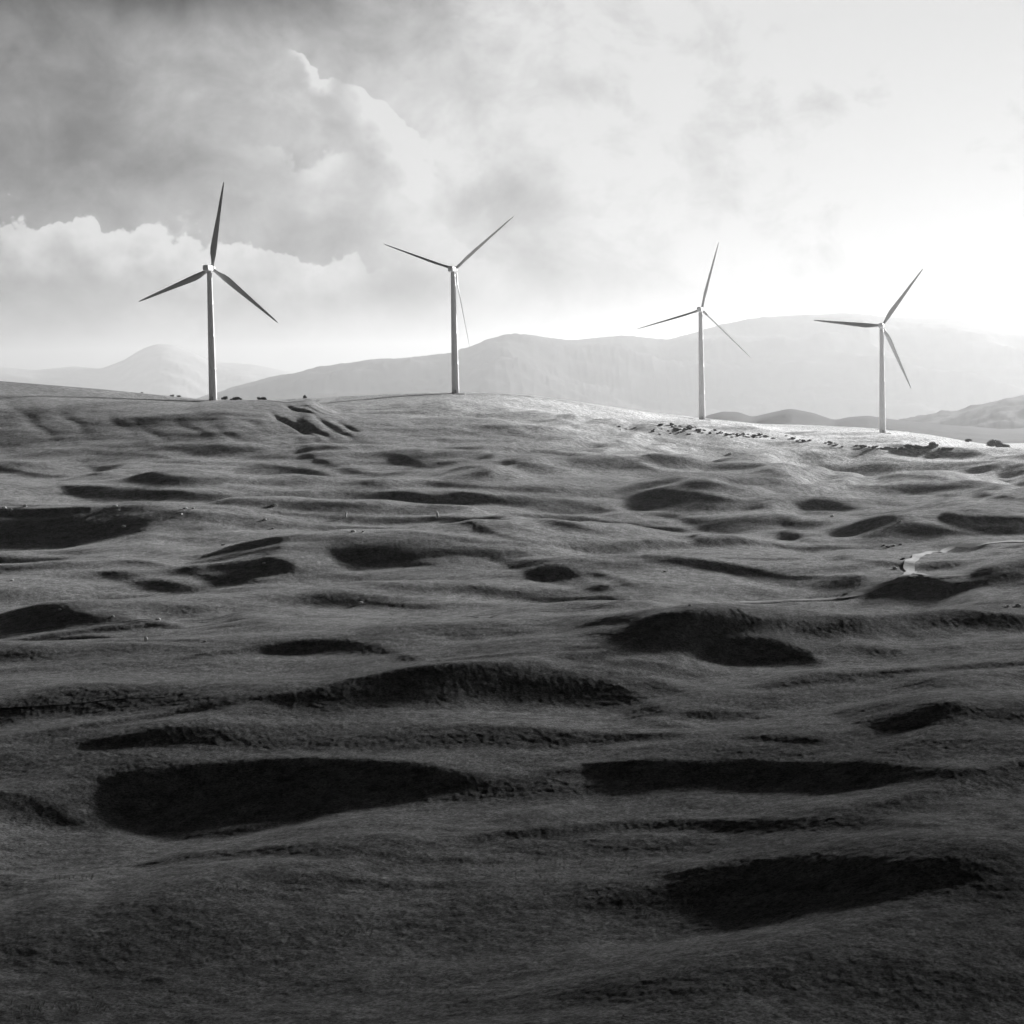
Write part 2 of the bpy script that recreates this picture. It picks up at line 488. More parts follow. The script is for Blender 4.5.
# smooth carrier land in the same coordinates
Zw = Zb[:, wcol]
Kw = np.minimum.accumulate((H - Zw) / R[:, None], axis=0)
Lb = np.empty((nk, len(wcol)))
lnR = np.log(R)
sel = R > 215
for c_ in range(len(wcol)):
    kcol = Kw[sel, c_]; m_ = R[sel] <= rc[wcol[c_]] + 5
    kcol = kcol[m_]; lr = lnR[sel][m_]
    kcol = kcol - np.arange(len(kcol)) * 1e-9
    Lb[:, c_] = np.interp(kv, kcol[::-1], lr[::-1])
wb = np.maximum(-np.gradient(Lb, kv, axis=0), 1e-4)
wb = np.maximum(gs(wb, 5, 0), .15)
live = (kv[:, None] > (kc[wcol] + 1.5 / F)[None]).astype(float)
yrow = (kv - kv[0]) * F                       # rows below the skyline
blend = sstep((yrow - 40) / 200)[:, None]
c_adj = np.ones_like(wb)
kb = 1 / wb
fadeT = sstep((KV - (kc[wcol])[None]) * F / 14)
dk_ = kv[1] - kv[0]
Ds = gs(gs(np.clip(Dm, 0, 1.2), 5, 0), 9, 1) * (1 - blend) + gs(gs(np.clip(Dm, 0, 1.2), 15, 0), 22, 1) * blend
Dm = .98 * Dm + .28 * Ds
Dc = np.clip(Dm + (Bb + .9 * np.clip(Bn, 0, .7)) * (1 - np.clip(Dm, 0, 1)), 0, 1.1)
for it in range(6):
    eff = kb / c_adj
    sl = eff * (1 - np.clip(Dc, 0, 1)) + (KV + SD) * Dc
    w_ = 1 / np.maximum(sl, .22 * kb)
    ws, wbs = gs(w_ * live, 14, 0), gs(wb * live, 14, 0)
    wl, wbl = gs(w_ * live, 48, 0), gs(wb * live, 48, 0)
    cr_ = np.clip((np.maximum(wbs, 0) + .02) / (np.maximum(ws, 0) + .02), .2, 5) ** (1 - blend) * np.clip((np.maximum(wbl, 0) + .02) / (np.maximum(wl, 0) + .02), .2, 5) ** blend
    cr_ = np.exp(gs(np.log(np.clip(cr_, .3, 4)), 4, 1))
    c_adj = np.clip(c_adj * cr_, .5, 4.5)
w_ = np.where(live > 0, w_, wb)
Ld = np.cumsum((w_ - wb)[::-1], axis=0)[::-1] * dk_     # departure of ln(range) from the carrier, near to far
drift = gs(gs(Ld, 22, 0), 2, 1) * (1 - blend) + gs(gs(Ld, 60, 0), 2, 1) * blend
Ld = gs(Ld - drift, 3, 1) * fadeT
Lr = np.minimum.accumulate(Lb + Ld, axis=0)

# working map of the land, metres, x across and y away
GS = 0.8
gx0, gy0 = -470.0, 190.0
gnx, gny = 1200, 2160
GX, GY = np.meshgrid(gx0 + GS * np.arange(gnx), gy0 + GS * np.arange(gny))
GA = np.arctan2(GX, GY); GR = np.hypot(GX, GY)


def bil(arr, fi, fj):
    fi = np.clip(fi, 0, arr.shape[0] - 1.001); fj = np.clip(fj, 0, arr.shape[1] - 1.001)
    i_ = fi.astype(int); j_ = fj.astype(int); ti = fi - i_; tj = fj - j_
    return (arr[i_, j_] * (1 - ti) * (1 - tj) + arr[i_ + 1, j_] * ti * (1 - tj) + arr[i_, j_ + 1] * (1 - ti) * tj + arr[i_ + 1, j_ + 1] * ti * tj)


GJ = np.interp(GA, cA, np.arange(len(cA)))
GI = np.interp(np.log(GR), lnR, np.arange(nr))
gb = bil(Zw, GI, GJ)                                   # carrier height
GRC = np.interp(GA, AZ, rc)
# first guess of the sight-line tangent at each ground point
Kp = np.empty((nr, len(wcol)))
for c_ in range(len(wcol)):
    Kp[:, c_] = np.interp(lnR, Lr[::-1, c_] + np.arange(nk) * 1e-9, kv[::-1])
KG = bil(Kp, GI, GJ)
ins = sstep((15.3 - np.degrees(np.abs(GA))) / 1.5) * sstep((GRC - GR - 8) / 130) * sstep((GR - 222) / 12)
ss, cs = math.sin(SUN_AZ), math.cos(SUN_AZ)
gy_b, gx_b = np.gradient(gb, GS)
qb = gx_b * ss + gy_b * cs
fx_ = np.fft.fftfreq(gnx + 80, GS) * 2 * PI; fy_ = np.fft.fftfreq(gny + 160, GS) * 2 * PI
FX, FY = np.meshgrid(fx_, fy_)
KS = FX * ss + FY * cs; KT = -FX * cs + FY * ss
lam = (1 / 85.0) ** 2
DEN = KS ** 2 + .16 * KT ** 2 + lam


def solve(q):
    Q = np.fft.fft2(np.pad(q, ((80, 80), (40, 40))))
    z = np.fft.ifft2(-1j * KS * Q / DEN).real
    return z[80:-80, 40:-40]


# range-dependent relief: hollows far off may be as large as near ones
zr = np.zeros_like(gb); qa = qb.copy()
for it in range(16):
    DG = bil(Dc, np.interp(KG, kv, np.arange(nk)), GJ) * ins
    BG = bil(Bd, np.interp(KG, kv, np.arange(nk)), GJ) * ins
    qd = .255 * (1 - np.exp(-DG / .62))
    ql = np.clip(qa, -.5, np.maximum(.07 + .16 * BG, qb + .02))
    wd = np.clip(DG * 2.5, 0, 1)
    q = (qd * wd + ql * (1 - wd)) - qb
    if it > 0:                                         # push harder where the slope has not been reached
        over = np.clip((qd - qa) * wd, -.3, .5) + np.clip(ql - qa, -.4, 0) * (1 - wd)
        acc_q = acc_q + .5 * over
        acc_q = np.clip(acc_q, -.9, .9)
    else:
        acc_q = np.zeros_like(q)
    zr = solve((q + acc_q) * ins) * ins
    gy_, gx_ = np.gradient(gb + zr, GS)
    qa = gx_ * ss + gy_ * cs
    if it >= 2:
        kz = (H - gb - zr) / GR
        # hidden ground takes no part: sight tangent can only fall with distance
        KG = KG * .65 + .35 * np.minimum.accumulate(kz, axis=0)
def gsm(z, sg):
    return gs(gs(z, sg, 0), sg, 1)
far_ = sstep((GR - 450) / 500)
zr = gsm(zr, 1.3) * (1 - far_) + gsm(zr, 1.8) * far_
print('relief', zr.min(), zr.max(), 'slope in shade', (qa * (DG > .7)).sum() / (DG > .7).sum(), 'lit', (qa * (DG < .1) * ins).sum() / ((DG < .1) * ins).sum())

Zr = np.zeros_like(Zb)
PI_ = (Y[:, wcol] - gy0) / GS; PJ_ = (X[:, wcol] - gx0) / GS
inside = (PI_ > 0) & (PI_ < gny - 1) & (PJ_ > 0) & (PJ_ < gnx - 1)
# cubic along y and x (Catmull-Rom) keeps the turf free of facets
def cub(arr, fi, fj):
    fi = np.clip(fi, 1, arr.shape[0] - 2.001); fj = np.clip(fj, 1, arr.shape[1] - 2.001)
    i_ = fi.astype(int); j_ = fj.astype(int); ti = fi - i_; tj = fj - j_
    def wts(t): return (-.5*t+t*t-.5*t**3, 1-2.5*t*t+1.5*t**3, .5*t+2*t*t-1.5*t**3, -.5*t*t+.5*t**3)
    wi, wj = wts(ti), wts(tj)
    out = 0
    for a_ in range(4):
        row = 0
        for b_ in range(4):
            row = row + wj[b_] * arr[np.clip(i_ + a_ - 1, 0, arr.shape[0]-1), np.clip(j_ + b_ - 1, 0, arr.shape[1]-1)]
        out = out + wi[a_] * row
    return out
tmp = np.zeros(PI_.shape); tmp[inside] = cub(zr, PI_[inside], PJ_[inside])
Zr[:, wcol] = tmp

# untraced land outside the picture gets hummocks of its own
outw = sstep((np.degrees(np.abs(AA)) - 13.4) / 3) * sstep((RR - 180) / 100) * sstep((2600 - RR) / 800)
hum = np.maximum(gnoise(X / 130 + 4, Y / 55, 3) + .1, 0) * 11 + np.maximum(gnoise(X / 60, Y / 34, 5), 0) * 5
Z = Zb + Zr + outw * hum

# natural roughness of the turf, fading where the mesh gets too coarse for it
cell = np.maximum(np.gradient(R)[:, None] * np.ones((1, nc)), RR * np.gradient(AZ)[None])
def octv(lam, amp, seed, ax=1.0, ridge=False, th=0.0):
    global Z
    w = np.clip((lam / cell - 2.2) / 2.5, 0, 1).astype(np.float32)
    xx = X * math.cos(th) + Y * math.sin(th); yy = -X * math.sin(th) + Y * math.cos(th)
    n = gnoise(xx / (lam * ax), yy / lam, seed)
    if ridge: n = .5 - np.abs(n) * 2
    if lam > 10: w = w * (1 - .93 * np.exp(-((RR - rc[None] + 30) / 160) ** 2))
    Z += n * amp * w
flank = sstep((RR - 350) / 600)
octv(150, 2.2, 21, 1.6)
octv(64, 2.4, 22, 2.6)
octv(34, 1.5, 23, 2.5)
octv(16, .40, 24, 1.5)
octv(7.5, .07, 25, 1.7, False, -.25)
octv(4.2, .03, 26, 1.8, True, .2)
octv(2.3, .03, 27, 1.5)
octv(1.25, .03, 28, 1.2)
# tussocks: standing clumps, far smaller than the mesh rows at a distance, so they simply roughen it
cc_ = RR * np.gradient(AZ)[None]
for lam, sd_ in ((.42, 31), (.75, 32), (1.3, 33)):
    w = np.clip(lam / cc_ / 1.6 - .4, 0, 1)
    Z += TUS * lam * w * gnoise(X / lam, Y / (lam * 1.15), sd_)

# worn gullies on the face of the main hill
for (gx, gy, ln, dep, wid) in [(288,418,12,1.5,2.2),(298,426,10,1.7,2.4),(312,429,9,1.3,2.6),(318,410,6,.9,2.0),(330,424,6,1.0,2.2),(349,427,5,.9,2.4),
                               (300,407,10,1.2,2.2),(335,430,8,1.2,2.5),(150,432,14,.3,4),(120,425,16,.3,4),(70,420,18,.35,4),
                               (40,428,16,.3,4),(190,428,16,.3,4),(225,433,14,.3,4),(250,420,12,.3,4),(20,412,16,.3,4)]:
    a0, k0 = ray(gx, gy)
    col = np.argmin(np.abs(AZ - a0)); g = Z[:, col] - (H - k0 * R); g[R < 500] = -1
    r0 = R[np.argmax(g > 0)]
    x0, y0 = r0 * math.sin(a0), r0 * math.cos(a0)
    sx, sy = .38, -.92                    # runs down the slope and to the right
    L = ln * 3.2
    dx = X - x0; dy = Y - y0
    u = dx * sx + dy * sy; w = dx * sy - dy * sx
    w = w + np.sin(u / 9.0) * 1.6
    Z -= dep * np.exp(-(u / L) ** 2 * 2 - (w / wid) ** 2)

# settle the brow of the main hill at its surveyed height
for it in range(2):
    kk_ = np.where((RR > rc[None] - 330) & (RR < rc[None] + 160), (H - Z) / RR, 9.0).min(0)
    dz_ = smooth1(np.where(np.abs(AZ) < .26, (kc - kk_) * rc, 0), 25)
    Z -= dz_[None] * np.exp(-((RR - rc[None] + 40) / 230) ** 2)

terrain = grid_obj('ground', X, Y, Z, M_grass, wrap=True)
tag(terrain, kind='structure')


def height(x, y):
    a = math.atan2(x, y); r = math.hypot(x, y)
    j = min(max(np.searchsorted(AZ, a) - 1, 0), nc - 2); i = min(max(np.searchsorted(R, r) - 1, 0), nr - 2)
    ta = (a - AZ[j]) / (AZ[j + 1] - AZ[j]); tr = (r - R[i]) / (R[i + 1] - R[i])
    return float((Z[i, j] * (1 - ta) + Z[i, j + 1] * ta) * (1 - tr) + (Z[i + 1, j] * (1 - ta) + Z[i + 1, j + 1] * ta) * tr)


def at(px, py, rmin=200):
    """where the line of sight through a picture point meets the ground"""
    a, k = ray(px, py)
    j = min(max(np.searchsorted(AZ, a) - 1, 0), nc - 2)
    g = Z[:, j] - (H - k * R); g[R < rmin] = -1
    g[R > 2200] = 1
    r = R[np.argmax(g > 0)]
    if r > 2100: r = float(np.interp(a, AZ, rc)) - 10
    x, y = r * math.sin(a), r * math.cos(a)
    return Vector((x, y, height(x, y)))


# ------------------------------------------------------------------ mountains behind
def mountain(name, pts, rs, base, wfront, wback, seed, rough):
    a, k, o = tab(pts)
    rs = np.array(rs, float)[o]
    cols = np.linspace(a[0], a[-1], 900)
    kk = smooth1(np.interp(cols, a, k), 25)
    r0 = smooth1(np.interp(cols, a, rs), 301)
    zt = H - kk * r0
    t = np.linspace(-1, 1, 121)
    A_, T_ = np.meshgrid(cols, t)
    r = np.where(T_ < 0, r0[None] + T_ * wfront, r0[None] + T_ * wback)
    x = r * np.sin(A_); y = r * np.cos(A_)
    prof = (1 - sstep(np.abs(T_))) ** .9
    z = base + (zt[None] - base) * prof
    am = rough * np.sin(np.pi * np.clip(1 - np.abs(T_), 0, 1)) 
    L = wfront / 4
    n = np.zeros_like(x)
    for q in range(5):
        n += (.6 - np.abs(gnoise(x / (L / 2 ** q), y / (L / 2 ** q), seed + q)) * 2) / 2 ** q
    z = z + am * n + rough * .04 * gnoise(x / (L / 12), y / (L / 12), seed + 9) + rough * .03 * gnoise(x / (L / 30), y / (L / 30), seed + 10)
    z[0] = base - 60; z[-1] = base - 60
    ob = grid_obj(name, x, y, z, M_peak if name == 'distant_peak' else M_mount)
    return tag(ob, kind='structure')


mountain('mountain_range', [(120,420),(160,410),(200,399),(230,389),(270,378.5),(320,368),(360,361),(375,359),(400,358.5),(425,356.5),(450,354),(470,347),(490,338.5),(508,334.5),(525,334),
          (545,337),(570,340.5),(600,338),(622,335.5),(645,338.5),(668,341),(690,335),(715,327),(745,320),(775,316.5),(800,315),
          (825,314.5),(850,313.5),(885,317),(920,318.5),(951,318.5),(985,325),(1024,332.5),(1100,345),(1250,372)],
         [20000]*15 + [20500, 21000, 21500, 22000, 22000, 22500] + [23000]*14, -680, 6500, 6000, 40, 110)
mountain('distant_peak', [(-260,392),(-160,372),(-60,364),(0,367),(35,370),(75,366),(100,369),(122,361),(142,349),(158,343.5),(172,344.5),(192,352),(212,362),
          (250,364),(290,372),(360,392)], [40000]*16, -1280, 7000, 7000, 50, 60)
mountain('low_hill', [(880,445),(905,430),(930,421),(960,413.5),(985,405.5),(1005,400),(1024,398),(1080,396),(1160,400),(1300,420)],
         [9500]*10, -300, 2600, 2600, 14, 35)
mountain('far_knolls', [(660,436),(690,424),(708,415.5),(722,412),(738,412.5),(752,418),(768,414),(790,409),(812,413),(835,421),(850,417.5),(868,416.5),(890,420),(930,425),(1000,432),(1250,438)],
         [7000]*16, -215, 1500, 1500, 5, 5)

# ------------------------------------------------------------------ wind turbines
def lathe(prof, seg=40):
    """prof: (radius, z)"""
    v, f = [], []
    for r, z in prof:
        for s in range(seg):
            t = 2 * PI * s / seg
            v.append((r * math.cos(t), r * math.sin(t), z))
    for i in range(len(prof) - 1):
        for s in range(seg):
            f.append((i * seg + s, i * seg + (s + 1) % seg, (i + 1) * seg + (s + 1) % seg, (i + 1) * seg + s))
    f.append(tuple(range(seg))[::-1]); f.append(tuple((len(prof) - 1) * seg + s for s in range(seg)))
    return v, f


def loft(sections):
    n = len(sections[0]); v = [p for s in sections for p in s]; f = []
    for i in range(len(sections) - 1):
        for s in range(n):
            f.append((i * n + s, i * n + (s + 1) % n, (i + 1) * n + (s + 1) % n, (i + 1) * n + s))
    f.append(tuple(range(n))[::-1]); f.append(tuple((len(sections) - 1) * n + s for s in range(n)))
    return v, f


def blade_mesh(length, ang, pitch):
    """blade in the rotor plane (x right, z up, y = rotor axis); ang clockwise from up seen from -y"""
    tabl = [(0, 1.9, 1.9, 1), (.03, 1.9, 1.9, 1), (.08, 2.5, 1.7, .6), (.15, 3.7, 1.25, .1), (.22, 4.1, .95, 0), (.35, 3.5, .65, 0),
            (.5, 2.8, .45, 0), (.65, 2.15, .32, 0), (.8, 1.6, .22, 0), (.92, 1.1, .14, 0), (.98, .65, .09, 0), (1, .2, .04, 0)]
    secs = []
    for t, ch, th, rd in tabl:
        tw = pitch + math.radians(14) * (1 - t) ** 2
        off = ch * .18 * (1 - rd)
        zc_ = 1.3 + t * (length - 1.3)
        pre = -1.2 * t * t
        s = []
        for q in range(20):
            u = 2 * PI * q / 20
            x = math.cos(u) * ch / 2; y = math.sin(u) * th / 2
            if rd < .5: y *= (.55 + .45 * math.cos(u)) if True else 1
            x += -off
            x, y = x * math.cos(tw) - y * math.sin(tw), x * math.sin(tw) + y * math.cos(tw)
            s.append(Vector((x, y - pre, zc_)))
        secs.append(s)
    Rm = Matrix.Rotation(ang, 3, 'Y')
    secs = [[Rm @ p for p in s] for s in secs]
    return loft(secs)


def make_turbine(px, py, dist, phase, pitch, label, hub_h=80.0, L=51.5, yaw=math.radians(15)):
    a, k = ray(px, py)
    x, y = dist * math.sin(a), dist * math.cos(a)
    z = height(x, y)
    root = bpy.data.objects.new('wind_turbine', None); C.objects.link(root)
    root.location = (x, y, z)
    tag(root, label, 'wind turbine', 'wind turbines along the hill')
    top = hub_h - 1.9
    prof = []
    for i in range(25):
        t = i / 24
        r = 2.45 - 1.0 * t
        prof.append((r, -1.0 + (top + 1.0) * t))
        if i in (6, 12, 18):
            prof.append((r + .012, -1.0 + (top + 1) * t + .05)); prof.append((r + .012, -1.0 + (top + 1) * t + .3)); prof.append((r - .01, -1.0 + (top + 1) * t + .35))
    mesh_obj('tower', *lathe(prof, 48), M_white, root)
    mesh_obj('foundation', *lathe([(6.5, -4), (6.5, .05), (3.2, .35), (2.9, .35)], 40), M_conc, root, False)
    # door with step, on the side towards the camera
    dv = [(-.45, -2.50, .4), (.45, -2.50, .4), (.45, -2.50, 2.5), (-.45, -2.50, 2.5), (-.45, -2.3, .4), (.45, -2.3, .4), (.45, -2.3, 2.5), (-.45, -2.3, 2.5)]
    mesh_obj('door', dv, [(0, 1, 2, 3), (1, 5, 6, 2), (5, 4, 7, 6), (4, 0, 3, 7), (3, 2, 6, 7), (4, 5, 1, 0)], M_door, root, False)
    Ry = Matrix.Rotation(-yaw, 3, 'Z')          # +y axis turned to the right
    hz = Vector((0, 0, hub_h))
    # nacelle: rounded box loft along y
    secs = []
    for yy, w, h, dz in [(-6.6, 1.2, 1.3, .15), (-6.4, 1.5, 1.65, .1), (-5, 1.75, 1.85, .05), (0, 1.8, 1.9, 0), (2.0, 1.7, 1.8, 0), (2.9, 1.35, 1.4, 0), (3.0, 1.2, 1.2, 0)]:
        s = []
        for q in range(28):
            u = 2 * PI * q / 28
            cx, cz = math.cos(u), math.sin(u)
            m = (abs(cx) ** 5 + abs(cz) ** 5) ** (-1 / 5)
            s.append(Ry @ Vector((cx * m * w, yy, cz * m * h + dz)) + hz)
        secs.append(s[::-1])
    nac = mesh_obj('nacelle', *loft(secs), M_white, root)
    vn, fn = lathe([(.05, 0), (.05, 1.6)], 8)
    mesh_obj('wind_sensor', [Ry @ Vector((p[0], p[1] - 5.6, p[2] + 1.9)) + hz for p in vn], fn, M_door, root)
    # hub, in front of the nacelle on the side away from us
    vh, fh = lathe([(1.1, 0), (1.65, .15), (1.8, 1.2), (1.75, 2.2), (1.4, 3.1), (.8, 3.7), (.15, 3.95)], 32)
    mesh_obj('hub', [Ry @ Vector((p[0], 3.15 + p[2], -p[1])) + hz for p in vh], fh, M_white, root)
    for b in range(3):
        bv, bf = blade_mesh(L, math.radians(phase + 120 * b) , pitch)
        mesh_obj('blade', [Ry @ (p + Vector((0, 4.7, 0))) + hz for p in bv], bf, M_blade, root)
    return root


make_turbine(213, 400, 1397, 9.5, math.radians(2), 'nearest white wind turbine with broad dark blades, standing on the left shoulder of the hill', 79.3, 52.4)
make_turbine(455.5, 392.5, 1488, 50.5, math.radians(63), 'white wind turbine on the rounded hilltop, one blade pointing almost straight down beside its tower')
make_turbine(702, 418, 1722, 15.2, math.radians(60), 'pale thin-bladed wind turbine on the falling slope beside scattered scrub, one blade nearly upright', 81.8)
make_turbine(882.5, 429, 1740, 36.2, math.radians(25), 'rightmost, palest wind turbine in the haze, one blade pointing level to the left')

# ------------------------------------------------------------------ tracks
def strip(name, path, width, mat, lift=.32, step=1.2, rmin=200):
    P = [at(*p, rmin) for p in path]
    pts = []
    for i in range(len(P) - 1):
        p0 = P[max(i - 1, 0)]; p1 = P[i]; p2 = P[i + 1]; p3 = P[min(i + 2, len(P) - 1)]
        n = max(2, int((p2 - p1).length / step))
        for q in range(n):
            t = q / n
            pts.append(.5 * ((2 * p1) + (p2 - p0) * t + (2 * p0 - 5 * p1 + 4 * p2 - p3) * t * t + (3 * p1 - p0 - 3 * p2 + p3) * t ** 3))
    pts.append(P[-1])
    v, f = [], []
    m = 5
    for i, p in enumerate(pts):
        d_ = pts[min(i + 1, len(pts) - 1)] - pts[max(i - 1, 0)]
        d_.z = 0
        if d_.length < 1e-6: d_ = Vector((1, 0, 0))
        d_.normalize(); n_ = Vector((-d_.y, d_.x, 0))
        w = width * (1 + .25 * math.sin(i * .37) * math.sin(i * .11 + 1))
        for q in range(m):
            s = (q / (m - 1) - .5) * w
            x, y = p.x + n_.x * s, p.y + n_.y * s
            v.append((x, y, height(x, y) + lift))
        if i:
            for q in range(m - 1):
                a_ = (i - 1) * m + q
                f.append((a_, a_ + m, a_ + m + 1, a_ + 1))
    return tag(mesh_obj(name, v, f, mat), kind='structure')


strip('gravel_road', [(1040,539),(1010,542),(980,546),(950,549),(928,553.5),(914,560),(909,567),(911,573),(903,579),(885,585),(868,591),(848,597),(838,598.5)], 3.3, M_dirt)
strip('gravel_track', [(912,574),(930,577),(950,577),(975,574),(1000,573)], 1.3, M_dirt)
strip('gravel_track', [(842,598),(815,600.5),(780,601.5),(740,603)], 1.1, M_dirt)
strip('gravel_track', [(236,400.6),(270,400.4),(300,399.8),(330,398.5),(360,396.8)], 7, M_dirt, .15, 3)
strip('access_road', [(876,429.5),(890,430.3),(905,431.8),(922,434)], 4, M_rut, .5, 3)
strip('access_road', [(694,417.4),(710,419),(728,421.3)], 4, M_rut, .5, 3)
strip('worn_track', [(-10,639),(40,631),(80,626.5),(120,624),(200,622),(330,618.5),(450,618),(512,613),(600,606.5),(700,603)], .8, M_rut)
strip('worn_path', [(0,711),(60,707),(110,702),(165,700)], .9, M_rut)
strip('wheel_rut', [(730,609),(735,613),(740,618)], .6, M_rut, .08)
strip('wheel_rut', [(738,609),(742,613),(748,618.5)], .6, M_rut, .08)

# ------------------------------------------------------------------ stones
def stone_mesh(seed, sx, sy, sz):
    r_ = random.Random(seed)
    v, f = [], []
    n, m = 10, 7
    for i in range(m):
        ph = PI * i / (m - 1)
        for j in range(n):
            t = 2 * PI * j / n
            rr_ = 1 + r_.uniform(-.2, .2)
            cx, cy, cz = math.sin(ph) * math.cos(t), math.sin(ph) * math.sin(t), math.cos(ph)
            mm = (abs(cx) ** 3 + abs(cy) ** 3 + abs(cz) ** 3) ** (-1 / 3)
            v.append((cx * mm * sx * rr_, cy * mm * sy * rr_, cz * mm * sz * (1 if i in (0, m - 1) else rr_)))
    for i in range(m - 1):
        for j in range(n):
            f.append((i * n + j, (i + 1) * n + j, (i + 1) * n + (j + 1) % n, i * n + (j + 1) % n))
    me = bpy.data.meshes.new('stone'); me.from_pydata(v, [], f); me.update()
    return me


stones = [(4,509,.9),(25,507,1.0),(11,511,.6),(115,507.5,1.1),(118,511,.8),(185,509,.9),(193,509,.7),(181,515,.8),(124,527,.9),(275,505.5,1.1),
          (265,521,.8),(273,529,.7),(353,532,1.0),(363,532,.7),(264,564,.7),(223,545.5,.8),(895,569,.9),(158,620,1.2),(113,617,.9),(361,604,1.0),
          (1018,606.5,1.3),(1008,607,.8),(665,572,.7),(730,455,.9),(832,517,.8),(900,522,.7),(690,606,.8),(205,642,.7),(12,581,.7),(60,610,.6)]
smeshes = [stone_mesh(s, 1, .8, .6) for s in range(6)]
for me in smeshes: me.materials.append(M_stone)
for i, (px, py, s) in enumerate(stones):
    p = at(px, py)
    o = bpy.data.objects.new('boulder', smeshes[i % 6]); C.objects.link(o)
    s = s * p.length / 1000
    o.location = p + Vector((0, 0, .25 * s)); o.scale = (s, s, s * random.uniform(.8, 1.3)); o.rotation_euler = (0, 0, random.uniform(0, 6))
    tag(o, 'small pale boulder lying in the cropped grass of the hummocks', 'boulder', 'pale boulders scattered over the pasture')
for (px, py, h_, lb) in [(346, 517.5, 2.5, 'upright white standing stone in the grass, leaning slightly left, on a dark grassy bank'),
                         (437.5, 518, 2.6, 'upright white standing stone beside a small dark hollow, right of the other standing stones'),
                         (146, 641.5, 1.3, 'small upright white standing stone beside the dark worn line at left')]:
    p = at(px, py)
    me = stone_mesh(int(px), .38, .35, h_ / 2); me.materials.append(M_post)
    o = bpy.data.objects.new('standing_stone', me); C.objects.link(o)
    o.location = p + Vector((0, 0, h_ / 2 - .2)); o.rotation_euler = (0, .18 if px < 400 and px > 200 else 0, .4)
    tag(o, lb, 'standing stone')

# ------------------------------------------------------------------ shrubs
def shrub_parts(seed, w, h, n=420, leaf=.16):
    r_ = random.Random(seed)
    v, f = [], []
    lobes = [(r_.uniform(-.5, .5) * w, r_.uniform(-.5, .5) * w, r_.uniform(.35, .8) * h, r_.uniform(.25, .45)) for _ in range(7)]
    for i in range(n):
        lx, ly, lz, lr = r_.choice(lobes)
        d_ = Vector((r_.gauss(0, 1), r_.gauss(0, 1), r_.gauss(0, 1))).normalized() * (r_.random() ** .4)
        c = Vector((lx + d_.x * lr * w, ly + d_.y * lr * w, max(.05, lz + d_.z * lr * h)))
        a_ = Vector((r_.gauss(0, 1), r_.gauss(0, 1), r_.gauss(0, 1))).normalized()
        b_ = a_.orthogonal().normalized()
        s = leaf * r_.uniform(.6, 1.6) * w
        k_ = len(v)
        v += [c + a_ * s, c + b_ * s * .6, c - a_ * s, c - b_ * s * .6]; f.append((k_, k_ + 1, k_ + 2, k_ + 3))
    me = bpy.data.meshes.new('foliage'); me.from_pydata([tuple(q) for q in v], [], f); me.materials.append(M_leaf); me.update()
    v, f = [], []
    for lx, ly, lz, lr in lobes:
        k_ = len(v)
        for q in range(5):
            t = 2 * PI * q / 5; v.append((.06 * w * math.cos(t), .06 * w * math.sin(t), -.3))
        for q in range(5):
            t = 2 * PI * q / 5; v.append((lx + .02 * w * math.cos(t), ly + .02 * w * math.sin(t), lz))
        for q in range(5): f.append((k_ + q, k_ + (q + 1) % 5, k_ + 5 + (q + 1) % 5, k_ + 5 + q))
    ms = bpy.data.meshes.new('stem'); ms.from_pydata(v, [], f); ms.materials.append(M_bark); ms.update()
    return me, ms


SV = [shrub_parts(40 + i, 1.0, 1.0, 320) for i in range(5)]
TV = [shrub_parts(60 + i, 1.0, 1.2, 900, .09) for i in range(3)]


def shrub(px, py, w, h, label, group, name='shrub', V=SV, cat='shrub', dist=None):
    if dist:
        a, k = ray(px, py)
        if dist < 1500:                        # on the brow as seen from the viewpoint
            j_ = int(np.argmin(np.abs(AZ - a))); m_ = (R > rc[j_] - 330) & (R < rc[j_] + 60)
            dist = float(R[m_][np.argmin(((H - Z[:, j_]) / R)[m_])])
        p = Vector((dist * math.sin(a), dist * math.cos(a), 0)); p.z = height(p.x, p.y)
    else:
        p = at(px, py)
    me, ms = random.choice(V)
    root = bpy.data.objects.new(name, None); C.objects.link(root)
    root.location = p - Vector((0, 0, .1)); root.scale = (w * .72, w * .72, h * .72); root.rotation_euler = (0, 0, random.uniform(0, 6))
    for nm, m_ in (('foliage' if V is SV else 'crown', me), ('stem' if V is SV else 'trunk', ms)):
        o = bpy.data.objects.new(nm, m_); C.objects.link(o); o.parent = root
    tag(root, label, cat, group)
    return root


